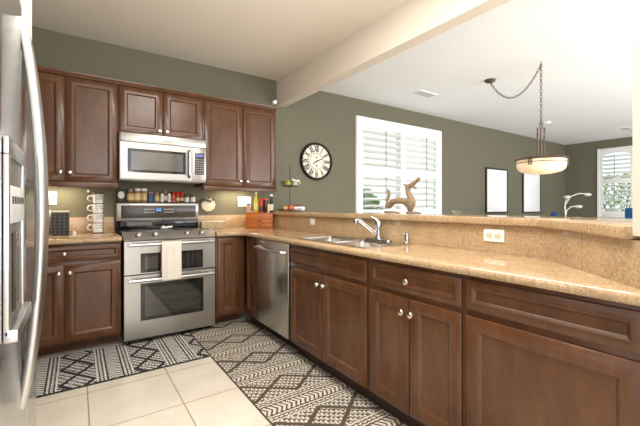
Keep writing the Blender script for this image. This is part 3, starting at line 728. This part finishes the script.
# plaque and the patterned box on the corner counter
t = thing('wall_plaque', 'cream scalloped plaque with dark leaves on the wall beside the oven', 'plaque', (1.215, W, 1.180))
n = 72; pts = [((.072 + .007 * abs(math.cos(5 * math.pi * 2 * i / n))) * math.cos(2 * math.pi * i / n), (.072 + .007 * abs(math.cos(5 * math.pi * 2 * i / n))) * math.sin(2 * math.pi * i / n)) for i in range(n)]
b = B(); b.prism(pts, -.022, 0, mat=XZ, bev=.006); b.done('plate', M['cream'], t)
b = B(); rnd = random.Random(2)
for i in range(16):
    a = rnd.uniform(20, 160); rr = rnd.uniform(.02, .085); b.ball((rr * math.cos(R(a)), -.026 - rnd.uniform(0, .01), .025 + rr * .6 * math.sin(R(a)) ), (rnd.uniform(.008, .018), .006, rnd.uniform(.007, .014)), n=8)
b.done('leaf_cluster', soft('dark_pewter', S(72, 70, 72), .5, var=.3), t)
pm, nt, bb = base_mat('patterned_ceramic', S(196, 178, 140), .4)
f = noise(nt, objco(nt), 60, 3); nt.links.new(ramp(nt, f, [(.42, S(150, 130, 96)), (.5, S(206, 190, 152)), (.6, S(176, 156, 116))]), bb.inputs['Base Color'])
t = thing('loaf_dish', 'cream patterned rectangular dish on the counter beside the oven', 'dish', (1.235, 3.885, .914), R(-8))
b = B(); b.prism([(-.118, -.05), (.118, -.05), (.118, .05), (-.118, .05)], 0, .072, bev=.008); b.done('body', pm, t)
b = B(); b.prism([(-.124, -.056), (.124, -.056), (.124, .056), (-.124, .056)], .0725, .086, bev=.004); b.done('rim', M['cream'], t)

# wall plates
def plate(name, label, x, y, z, w_, h_, rz, holes, grp=None):
    t = thing(name, label, 'outlet' if 'outlet' in name else 'switch', (x, y, z), rz, grp)
    q = B(); q.box(-w_ / 2, w_ / 2, -.006, 0, -h_ / 2, h_ / 2, .0025); q.done('cover_plate', M['whiteplastic'], t)
    for hx, hz, k in holes:
        q = B()
        if k == 's': q.box(hx - .016, hx + .016, -.0085, -.006, hz - .033, hz + .033, .001); q.done('rocker', M['whiteplastic'], t)
        else:
            q.box(hx - .017, hx + .017, -.0075, -.006, hz - .014, hz + .014, .002); so = q.done('socket', M['cream'], t)
            q = B(); q.box(hx - .002, hx + .008, -.0082, -.007, hz + .004, hz + .006); q.box(hx - .002, hx + .008, -.0082, -.007, hz - .006, hz - .004); q.cyl((hx - .009, -.0082, hz), (hx - .009, -.007, hz), .0025, n=8); q.done('slots', M['print'], so)
    return t
plate('switch_plate', 'white switch plate on the green wall above the drawer chest', 1.650, W, 1.217, .165, .118, 0, [(-.046, 0, 's'), (0, 0, 's'), (.046, 0, 's')])
plate('outlet_plate', 'white wall plate above the canister beside the fridge', -.204, W, 1.235, .12, .118, 0, [(-.02, 0, 's'), (.025, 0, 's')])
plate('outlet_plate', 'square white blank plate on the bar backsplash by the clock', XB, 2.845, 1.016, .075, .065, RZ, [])
plate('outlet_plate', 'white double outlet on the bar backsplash right of the soap pump', XB, 1.053, 1.006, .115, .068, RZ, [(-.024, 0, 'o'), (.024, 0, 'o')])

# orange drawer chest and bottles
ang = math.atan2(3.58 - 3.74, 1.815 - 1.56)
t = thing('drawer_chest', 'small orange wooden drawer chest in the counter corner', 'chest', (1.56, 3.74, .914), ang); L = math.hypot(.255, .16); D_ = .10
b = B(); b.box(0, L, .004, D_, 0, .172, .002); b.box(-.003, L + .003, -.002, D_ + .002, .168, .176, .002); b.done('body', M['orange'], t)
for z0, z1, hd in ((.100, .166, 0), (.055, .098, 1), (.006, .053, 1)):
    q = B(); q.box(.006, L - .006, -.002, .006, z0, z1, .002); d = q.done('drawer', M['orange'], t)
    if hd: q = B(); q.box(L / 2 - .022, L / 2 + .022, -.010, -.002, (z0 + z1) / 2 + .004, (z0 + z1) / 2 + .014, .003); q.done('pull', M['iron'], d)
CT = .914 + .1765
def onchest(u, v): return (1.56 + math.cos(ang) * u * L - math.sin(ang) * v * D_, 3.74 + math.sin(ang) * u * L + math.cos(ang) * v * D_, CT)
def bottle(name, label, u, v, r, h, neck, body, capm, lab_=None, cat='bottle'):
    r *= 1.18; h *= 1.42; neck *= 1.15
    t = thing(name, label, cat, onchest(u, v), group='things on the orange chest'); q = B()
    q.lathe([(r * .92, 0), (r, .004), (r, h * .58), (neck, h * .74), (neck, h * .90)], n=20); q.done('body', body, t)
    q = B(); q.lathe([(neck * 1.2, h * .9), (neck * 1.2, h), (neck * .9, h + .001)], n=16); q.done('cap', capm, t)
    if lab_: q = B(); q.lathe([(r + .0006, h * .12), (r + .0006, h * .46)], n=20, cap=False); q.done('paper_label', lab_, t)
oil = soft('yellow_oil', S(206, 186, 40), .12, var=.1); dkg = soft('dark_green_glass', S(30, 44, 30), .08)
bottle('condiment_bottle', 'small dark-capped pinkish jar at the chest end', .09, .40, .021, .068, .017, soft('pink_salt', S(196, 158, 132), .5), M['iron'])
bottle('oil_bottle', 'tall bottle of yellow oil on the orange chest', .36, .55, .021, .165, .010, oil, M['whiteplastic'], soft('yellow_label', S(222, 214, 120), .5))
bottle('condiment_bottle', 'red bottle with black band on the chest', .55, .35, .022, .110, .017, M['red'], M['red'], M['print'])
bottle('condiment_bottle', 'dark bottle with a wide red cap on the chest', .715, .40, .020, .110, .021, soft('dark_sauce', S(64, 30, 20), .2), soft('bright_red', S(222, 60, 36), .4))
bottle('condiment_bottle', 'short white and green jar at the front of the chest', .80, .72, .020, .075, .018, lab['cream'], M['green'])
bottle('vinegar_bottle', 'dark green bottle with a white cap at the chest corner', .93, .72, .019, .145, .011, dkg, M['whiteplastic'], lab['white'])
b = B(); b.lathe([(.0, .003), (.022, 0), (.04, .010), (.043, .012), (.022, .004), (0, .005)], n=24); tag(b.done('small_dish', M['white_mug'], loc=onchest(.20, .78)), 'small white saucer lying on the orange chest', 'dish')

# tiered wire stand on the bar
TX, TY, TZ = 2.0, 3.52, 1.106
t = thing('tiered_stand', 'two-tier black wire stand at the wall end of the bar', 'fruit stand', (TX, TY, TZ))
b = B(); b.cyl((0, 0, .0), (0, 0, .515), .004, n=8); b.ball((0, 0, .515), .007, n=8); b.done('rod', M['iron'], t)
def tier(z, r, hh, n_):
    q = B()
    for rr, zz in ((r, z + hh), (r * .92, z)): q.tube([(rr * math.cos(2 * math.pi * k / 28), rr * math.sin(2 * math.pi * k / 28), zz) for k in range(28)], .0028, 6, closed=True)
    for k in range(n_):
        a = 2 * math.pi * k / n_; q.tube([(0, 0, z), (r * .92 * math.cos(a), r * .92 * math.sin(a), z), (r * math.cos(a), r * math.sin(a), z + hh)], .0018, 5)
    q.lathe([(r * .9, z), (r * .9, z + .0015)], n=28); q.done('basket', M['iron'], t)
tier(.285, .105, .045, 16); tier(.004, .135, .020, 16)
def fruit(name, label, dx, dy, z, r, m, cat='fruit', top=True):
    f = thing(name, label, cat, (TX + dx, TY + dy, z), group='things on the tiered stand'); q = B()
    q.lathe([(r * .25, .002), (r * .7, r * .12), (r, r * .8), (r * .9, r * 1.3), (r * .5, r * 1.75), (r * .12, r * 1.72)], n=18); q.done('flesh', m, f)
    if top: q = B(); q.tube([(0, 0, r * 1.68), (.003, 0, r * 2.1)], .002, 5); q.done('stem', M['bark'], f)
Z2 = TZ + .287; Z1 = TZ + .006
fruit('green_apple', 'bright green apple on the upper wire tier', -.045, -.030, Z2, .034, soft('apple_green', S(168, 186, 52), .35))
fruit('green_apple', 'darker green fruit behind the apple on the upper tier', -.015, .05, Z2, .030, soft('pear_green', S(110, 128, 40), .35))
t = thing('elephant_figurine', 'small cream elephant figurine on the upper wire tier', 'figurine', (TX + .052, TY - .035, Z2))
b = B(); b.ball((0, 0, .045), (.032, .022, .026)); b.ball((.034, -.004, .055), (.018, .016, .018)); b.tube([(.045, -.006, .052), (.056, -.008, .035), (.058, -.008, .018)], [.008, .006, .004], 8)
for dx in (-.018, .016):
    for dy in (-.011, .011): b.cyl((dx, dy, .045), (dx, dy, 0), .009, .010, 10)
b.ball((-.030, 0, .066), (.016, .016, .016)); b.done('body', M['cream'], t)
b = B(); b.ball((.026, -.018, .056), (.012, .004, .016)); b.ball((.026, .014, .056), (.012, .004, .016)); b.done('ear', M['cream'], t)
fruit('onion', 'pale tan onion on the lower tier of the wire stand', -.085, -.045, Z1, .030, soft('onion_skin', S(206, 164, 112), .4))
fruit('orange', 'orange fruit beside the rod on the lower tier', -.02, -.065, Z1, .034, soft('orange_peel', S(214, 116, 52), .45), top=False)
t = thing('snack_packet', 'white packet with dark marks lying on the lower tier', 'packet', (TX + .075, TY - .04, Z1 + .001), R(-34))
b = B(); b.box(-.085, .085, -.03, .03, 0, .045, .010); b.done('pouch', M['whiteplastic'], t)
b = B()
for i in range(6): b.tube([(-.06 + i * .021, -.0306, .012), (-.052 + i * .021, -.0306, .028), (-.045 + i * .021, -.0306, .014)], .0018, 5)
b.done('print', M['print'], t)
b = B(); b.box(-.07, .07, -.022, .022, 0, .022, .009); tag(b.done('snack_bar', soft('maroon_wrap', S(110, 40, 44), .4), loc=(TX + .06, TY + .00, Z1 + .0465), rot=(0, 0, R(-20))), 'dark red wrapped bar on top of the white packet', 'packet')

# glass dish on the bar
b = B(); b.lathe([(0, .004), (.018, 0), (.022, .006), (.040, .026), (.038, .027), (.020, .009), (0, .008)], n=24); tag(b.done('glass_dish', M['jarglass'], loc=(2.17, 1.49, 1.1062)), 'little clear glass dish on the bar ledge', 'dish')

# ================================================================ CLOCK
ck = thing('wall_clock', 'round dark-framed wall clock with Roman numerals', 'clock', (2.668, W, 1.765))
b = B(); b.lathe([(.220, 0), (.252, 0), (.256, .012), (.250, .042), (.243, .050), (.234, .046), (.228, .034), (.226, .02)], n=64, mat=Matrix.Rotation(R(90), 4, 'X'), cap=False); b.done('frame', M['iron'], ck)
b = B(); b.lathe([(.226, 0), (.226, .022)], n=64, mat=Matrix.Rotation(R(90), 4, 'X')); fcx = b.done('dial', soft('cream_dial', S(232, 222, 204), .5, var=.05, scale=8), ck)
b = B()
for k, s_ in enumerate(('XII', 'I', 'II', 'III', 'IIII', 'V', 'VI', 'VII', 'VIII', 'IX', 'X', 'XI')):
    a = R(-30 * k); m4 = Matrix.Translation((0, -.0226, 0)) @ Matrix.Rotation(R(90), 4, 'X') @ Matrix.Rotation(a, 4, 'Z') @ Matrix.Translation((0, .166, 0)) @ Matrix.Diagonal((.70, 1.45, 1, 1))
    add_text(b, s_, .082, m4, offs=.0035)
b.done('numerals', M['iron'], fcx)
b = B()
for r in (.112, .2255): b.lathe([(r - .006, .0222), (r - .006, .0232), (r, .0232), (r, .0222)], n=64, mat=Matrix.Rotation(R(90), 4, 'X'), cap=False)
b.box(-.012, .012, -.0232, -.0222, .045, .062); b.box(-.012, .012, -.0232, -.0222, -.07, -.05); b.done('chapter_ring', M['iron'], fcx)
def hand(a, l, w_):
    q = B(); q.box(-w_, w_, -.0275, -.0255, -.03, l, .0006, mat=Matrix.Rotation(R(a), 4, 'Y')); q.done('hand', M['black'], ck)
hand(66, .105, .0055); hand(238, .07, .007)
b = B(); b.cyl((0, -.03, 0), (0, -.022, 0), .010, n=16); b.done('hub', M['black'], ck)

# ================================================================ DRAGON
dg = thing('dragon_sculpture', 'carved tan dragon sculpture standing on the bar ledge', 'sculpture', (2.02, 0, 1.106))
def skin(name, branches, mat, par):
    me = bpy.data.meshes.new(name); vs, es, rad = [], [], []
    key = {}
    for br in branches:
        prev = None
        for (y, z, x, r) in br:
            kq = (round(y, 4), round(z, 4), round(x, 4))
            if kq not in key: key[kq] = len(vs); vs.append((x, y, z)); rad.append(r)
            i = key[kq]
            if prev is not None and prev != i: es.append((prev, i))
            prev = i
    me.from_pydata(vs, es, []); o = bpy.data.objects.new(name, me); C.objects.link(o)
    md = o.modifiers.new('s', 'SKIN')
    for i, d in enumerate(me.skin_vertices[0].data): d.radius = (rad[i], rad[i]); d.use_root = (i == 0)
    sb = o.modifiers.new('u', 'SUBSURF'); sb.levels = 2; sb.render_levels = 2
    bpy.context.view_layer.update()
    m2 = bpy.data.meshes.new_from_object(o.evaluated_get(bpy.context.evaluated_depsgraph_get()))
    bpy.data.objects.remove(o); bpy.data.meshes.remove(me)
    m2.materials.clear(); m2.materials.append(mat); m2.polygons.foreach_set('use_smooth', [True] * len(m2.polygons))
    q = bpy.data.objects.new(name, m2); C.objects.link(q); q.parent = par; return q
z_ = lambda z: z - 1.106
body = [(2.003, z_(1.128), 0, .022), (1.992, z_(1.160), 0, .025), (1.962, z_(1.192), 0, .025), (1.918, z_(1.207), 0, .024), (1.872, z_(1.208), 0, .025), (1.822, z_(1.200), 0, .028), (1.780, z_(1.185), 0, .033),
        (1.757, z_(1.200), 0, .032), (1.768, z_(1.228), 0, .027), (1.790, z_(1.256), 0, .021), (1.800, z_(1.285), 0, .018), (1.790, z_(1.308), 0, .019), (1.757, z_(1.322), 0, .018), (1.722, z_(1.340), 0, .014), (1.692, z_(1.362), 0, .014), (1.684, z_(1.368), 0, .009)]
tail = [(2.003, z_(1.128), 0, .022), (2.014, z_(1.165), 0, .014), (2.010, z_(1.200), 0, .009), (1.994, z_(1.235), 0, .011), (1.984, z_(1.262), 0, .016), (1.994, z_(1.285), 0, .014), (2.010, z_(1.303), 0, .004)]
leg = [(1.780, z_(1.185), 0, .033), (1.772, z_(1.150), 0, .027), (1.772, z_(1.122), 0, .020)]
jaw = [(1.757, z_(1.322), 0, .018), (1.742, z_(1.305), 0, .009), (1.728, z_(1.294), 0, .013), (1.716, z_(1.296), 0, .008)]
horn = [(1.790, z_(1.308), 0, .019), (1.815, z_(1.318), 0, .010), (1.842, z_(1.330), 0, .004)]
skin('body', [body, tail, leg, jaw, horn], M['darkwood'], dg)
for y0_, y1_ in ((2.028, 1.905), (1.805, 1.700)):
    for s_ in (-.022, .022):
        q = B(); q.tube([(s_ * .6, y0_ - .01, .012), (s_, (y0_ + y1_) / 2, .012), (s_ * 1.2, y1_, .008)], [.010, .009, .005], 10); q.done('foot', M['darkwood'], dg)

# ================================================================ PENDANT LAMP
PXL, PYL = 4.158, 1.822
pl = thing('pendant_lamp', 'frosted glass bowl pendant hanging from a swagged bronze chain', 'pendant lamp', (PXL, PYL, 0))
b = B(); b.lathe([(.0, H - .03), (.05, H - .028), (.066, H - .006), (.066, H)], (.103, .635, 0), 28); b.done('canopy', M['bronze'], pl)
b = B(); b.tube([(0, 0, H), (0, 0, H - .02), (.01, 0, H - .035), (0, 0, H - .045), (-.01, 0, H - .035)], .004, 8); b.done('ceiling_hook', M['bronze'], pl)
def chain(path):
    q = B(); d = [0]
    for a, c in zip(path, path[1:]): d.append(d[-1] + (Vector(c) - Vector(a)).length)
    step = .034; n = int(d[-1] / step)
    for i in range(n + 1):
        s = i * step; k = max(j for j in range(len(d)) if d[j] <= s + 1e-9); k = min(k, len(path) - 2)
        p = Vector(path[k]).lerp(Vector(path[k + 1]), (s - d[k]) / max(1e-6, d[k + 1] - d[k])); tg = (Vector(path[k + 1]) - Vector(path[k])).normalized()
        a = tg.orthogonal().normalized(); bb_ = tg.cross(a); sd_ = a if i % 2 else bb_
        q.tube([p + tg * .021 * math.cos(2 * math.pi * m_ / 12) + sd_ * .011 * math.sin(2 * math.pi * m_ / 12) for m_ in range(12)], .0032, 5, closed=True)
    return q.done('chain', M['bronze'], pl)
n = 20
chain([(.103 * (1 - i / n), .635 * (1 - i / n), H - .03 - .27 * 4 * (i / n) * (1 - i / n) - .01 * i / n) for i in range(n + 1)])
chain([(0, 0, H - .05), (0, 0, 2.06)])
b = B(); b.tube([(.028 * math.cos(2 * math.pi * k / 20), 0, 2.035 + .036 * math.sin(2 * math.pi * k / 20)) for k in range(20)], .006, 8, closed=True); b.done('loop', M['bronze'], pl)
b = B(); ca, sa = math.cos(R(-34.5)), math.sin(R(-34.5))
for s_ in (-.037, 0, .037): b.cyl((s_ * ca, s_ * sa, 1.665), (s_ * ca, s_ * sa, 2.012), .0085, n=10)
b.box(-.05, .05, -.008, .008, 1.935, 1.950, .003, mat=Matrix.Rotation(R(-34.5), 4, 'Z')); b.lathe([(.045, 1.665), (.045, 1.68), (.02, 1.69)], n=20); b.done('rod', M['bronze'], pl)
PM = lambda pr: [(r_ * .89, 1.507 + (z_1 - 1.507) * .83) for r_, z_1 in pr]
b = B(); b.lathe(PM([(.268, 1.690), (.278, 1.690), (.297, 1.700), (.284, 1.714), (.262, 1.712), (.262, 1.700)]), n=56, cap=False); b.lathe(PM([(.266, 1.652), (.270, 1.652), (.270, 1.660), (.266, 1.660)]), n=56, cap=False)
for a in (0, 120, 240):
    for o_ in (-4, 0, 4):
        aa = R(a + o_ - 60); b.cyl((.244 * math.cos(aa), .244 * math.sin(aa), 1.597), (.244 * math.cos(aa), .244 * math.sin(aa), 1.668), .005, n=8)
for a in (0, 120, 240): aa = R(a + 30); b.cyl((0, 0, 1.672), (.238 * math.cos(aa), .238 * math.sin(aa), 1.670), .005, n=8)
b.done('rim', M['bronze'], pl)
m, nt, bb = base_mat('lit_alabaster', S(246, 226, 196), .35)
bb.inputs['Emission Color'].default_value = (*S(255, 214, 160), 1); bb.inputs['Emission Strength'].default_value = .28
f = noise(nt, objco(nt), 9, 4); nt.links.new(ramp(nt, f, [(.35, S(236, 206, 166)), (.65, S(252, 238, 214))]), bb.inputs['Base Color'])
b = B(); b.lathe(PM([(.264, 1.700), (.263, 1.625), (.252, 1.578), (.215, 1.543), (.12, 1.516), (.0, 1.507), (.0, 1.512), (.12, 1.521), (.212, 1.548), (.247, 1.581), (.258, 1.627), (.258, 1.700)]), n=56, cap=False); b.done('glass_bowl', m, pl)
b = B(); b.ball((.08, 0, 1.60), .026, n=12); b.ball((-.06, .06, 1.60), .026, n=12); b.ball((-.06, -.06, 1.60), .026, n=12); b.done('bulb', emis('warm_bulb', (1, .8, .55), 2.5), pl)

# ceiling fittings
def vent(label, x, y, sx_, sy_, n_):
    t = thing('ceiling_vent', label, 'vent', (x, y, H)); q = B(); q.prism([(-sx_, -sy_), (sx_, -sy_), (sx_, sy_), (-sx_, sy_)], -.010, 0, holes=[[(-sx_ + .025, -sy_ + .025), (sx_ - .025, -sy_ + .025), (sx_ - .025, sy_ - .025), (-sx_ + .025, sy_ - .025)]]); q.done('frame', M['white'], t)
    q = B()
    for i in range(n_): yy = -sy_ + .03 + (2 * sy_ - .06) * (i + .5) / n_; q.box(-sx_ + .026, sx_ - .026, yy - .010, yy + .010, -.007, -.004, mat=None)
    q.done('slats', soft('vent_grey', S(206, 206, 206), .5), t)
vent('white slatted ceiling vent near the kitchen beam', 4.03, 3.29, .19, .10, 6)
vent('white slatted ceiling vent before the far shutter window', 9.2, 2.45, .19, .10, 6)
b = B(); b.lathe([(.07, -.0), (.07, -.02), (.05, -.034), (.0, -.035)], n=28); tag(b.done('smoke_detector', M['white'], loc=(7.3, 3.1, H)), 'round white smoke detector on ceiling beyond the pendant', 'smoke detector')
t = thing('motion_sensor', 'small white sensor in the corner under the ceiling beam', 'sensor', (2.02, 3.90, 2.445))
b = B(); b.box(-.015, .015, .03, .088, -.02, .02, .005); b.done('bracket', M['whiteplastic'], t)
b = B(); b.cyl((0, .04, 0), (-.012, -.005, -.008), .014, .020, 16); b.done('head', M['nickel'], t)

# ================================================================ DINING ROOM
def picture(label, x0, x1, z0, z1):
    t = thing('framed_picture', label, 'picture', ((x0 + x1) / 2, W, z0), group='framed pictures'); w_, h_ = x1 - x0, z1 - z0
    q = B(); q.prism([(-w_ / 2, 0), (w_ / 2, 0), (w_ / 2, h_), (-w_ / 2, h_)], -.03, -.001, holes=[[(-w_ / 2 + .03, .03), (w_ / 2 - .03, .03), (w_ / 2 - .03, h_ - .03), (-w_ / 2 + .03, h_ - .03)]], mat=XZ); q.done('frame', M['black'], t)
    q = B(); q.box(-w_ / 2 + .028, w_ / 2 - .028, -.022, -.004, .028, h_ - .028); q.done('print', M['photo'], t)  # panel whitened in place of glass reflections
picture('glare-white picture in thin black frame nearer the shuttered window', 6.738, 7.552, 1.015, 1.936)
picture('glare-white picture in thin black frame nearer the room corner', 8.208, 9.031, 1.005, 1.928)

fl = thing('floor_lamp', 'white three-arm arc floor lamp in the dining corner', 'floor lamp', (8.52, 3.25, 0))
zl = lambda py, d=7.5: 1.167 + (205.8 - py) / 355.3 * d
ux, uy = math.cos(R(-34.457)), math.sin(R(-34.457))
def lp(px, py): k = (px - 566) * 7.5 / 355.3; return (k * ux, k * uy, zl(py))
b = B(); b.lathe([(.15, 0), (.15, .018), (.03, .03)], n=28); b.done('base', M['white'], fl)
b = B(); b.cyl((0, 0, .02), (0, 0, .95), .014, n=10); b.done('pole', M['nickel'], fl)
for pts_, hd in (([(0, 0, .94), lp(565, 207), lp(566, 201), lp(568, 198)], lp(567.5, 197)), ([(0, 0, .94), lp(565.5, 205), lp(571, 196.5), lp(579, 193.5), lp(586, 193.6)], lp(588, 194.6)), ([(0, 0, .94), lp(567, 210.5), lp(571, 207), lp(576, 206)], lp(579, 206.6))):
    q = B(); q.tube(pts_, .0095, 8); a_ = q.done('arm', M['white'], fl)
    q = B(); q.ball(hd, (.068, .068, .034), n=14); q.done('lamp_head', soft('lamp_white', S(240, 238, 226), .3), a_)

def chair(label, loc, rz, top, m_):
    t = thing('dining_chair', label, 'chair', loc, rz, 'blue dining chairs')
    q = B(); q.box(-.25, .25, -.25, .25, .40, .50, .03); q.done('seat', m_, t)
    q = B(); q.box(-.25, .25, .20, .29, .48, top, .035, seg=3); q.done('backrest', m_, t)
    for x in (-.21, .21):
        for y in (-.21, .24): q = B(); q.cyl((x, y, 0), (x, y, .41), .018, .022, 10); q.done('leg', M['toe'], t)
    return t
chair('bright blue high-back chair beyond the bar beside the pillar', (7.05, 1.80, 0), R(-110), 1.135, soft('mid_blue', S(44, 104, 156), .8, var=.1, scale=90, spec=.2))
chair('navy blue chair beyond the bar beside the arc lamp', (6.80, 2.50, 0), R(20), 1.055, M['navy'])
dt = thing('dining_table', 'dark dining table under the pendant lamp', 'table', (5.9, 2.1, 0))
b = B(); b.box(-.55, .55, -.45, .45, .72, .75, .006); b.done('tabletop', M['wood'], dt)
for x in (-.48, .48):
    for y in (-.38, .38): q = B(); q.box(x - .03, x + .03, y - .03, y + .03, 0, .72, .004); q.done('leg', M['wood'], dt)

# ================================================================ LAMPS OF THE KITCHEN
def ucl(label, x, y, z, L_, power):
    t = thing('under_cabinet_light', label, 'light', (x, y, z), group='under-cabinet lights')
    q = B(); q.box(-L_ / 2, L_ / 2, -.02, .02, -.012, 0, .003); q.done('housing', M['whiteplastic'], t)
    q = B(); q.box(-L_ / 2 + .01, L_ / 2 - .01, -.015, .015, -.0135, -.0121); q.done('diffuser', emis('warm_strip', (1, .86, .62), 4), t)
    a = area('strip_lamp', (0, 0, -.016), (0, 0, 0), L_ - .02, .03, power, (1, .84, .60)); a.parent = t
ucl('warm light strip under the cabinet over the basket', -.16, 3.86, 1.369, .35, 3.0)
ucl('warm light strip under the cabinet over the orange chest', 1.50, 3.86, 1.369, .35, 3.0)
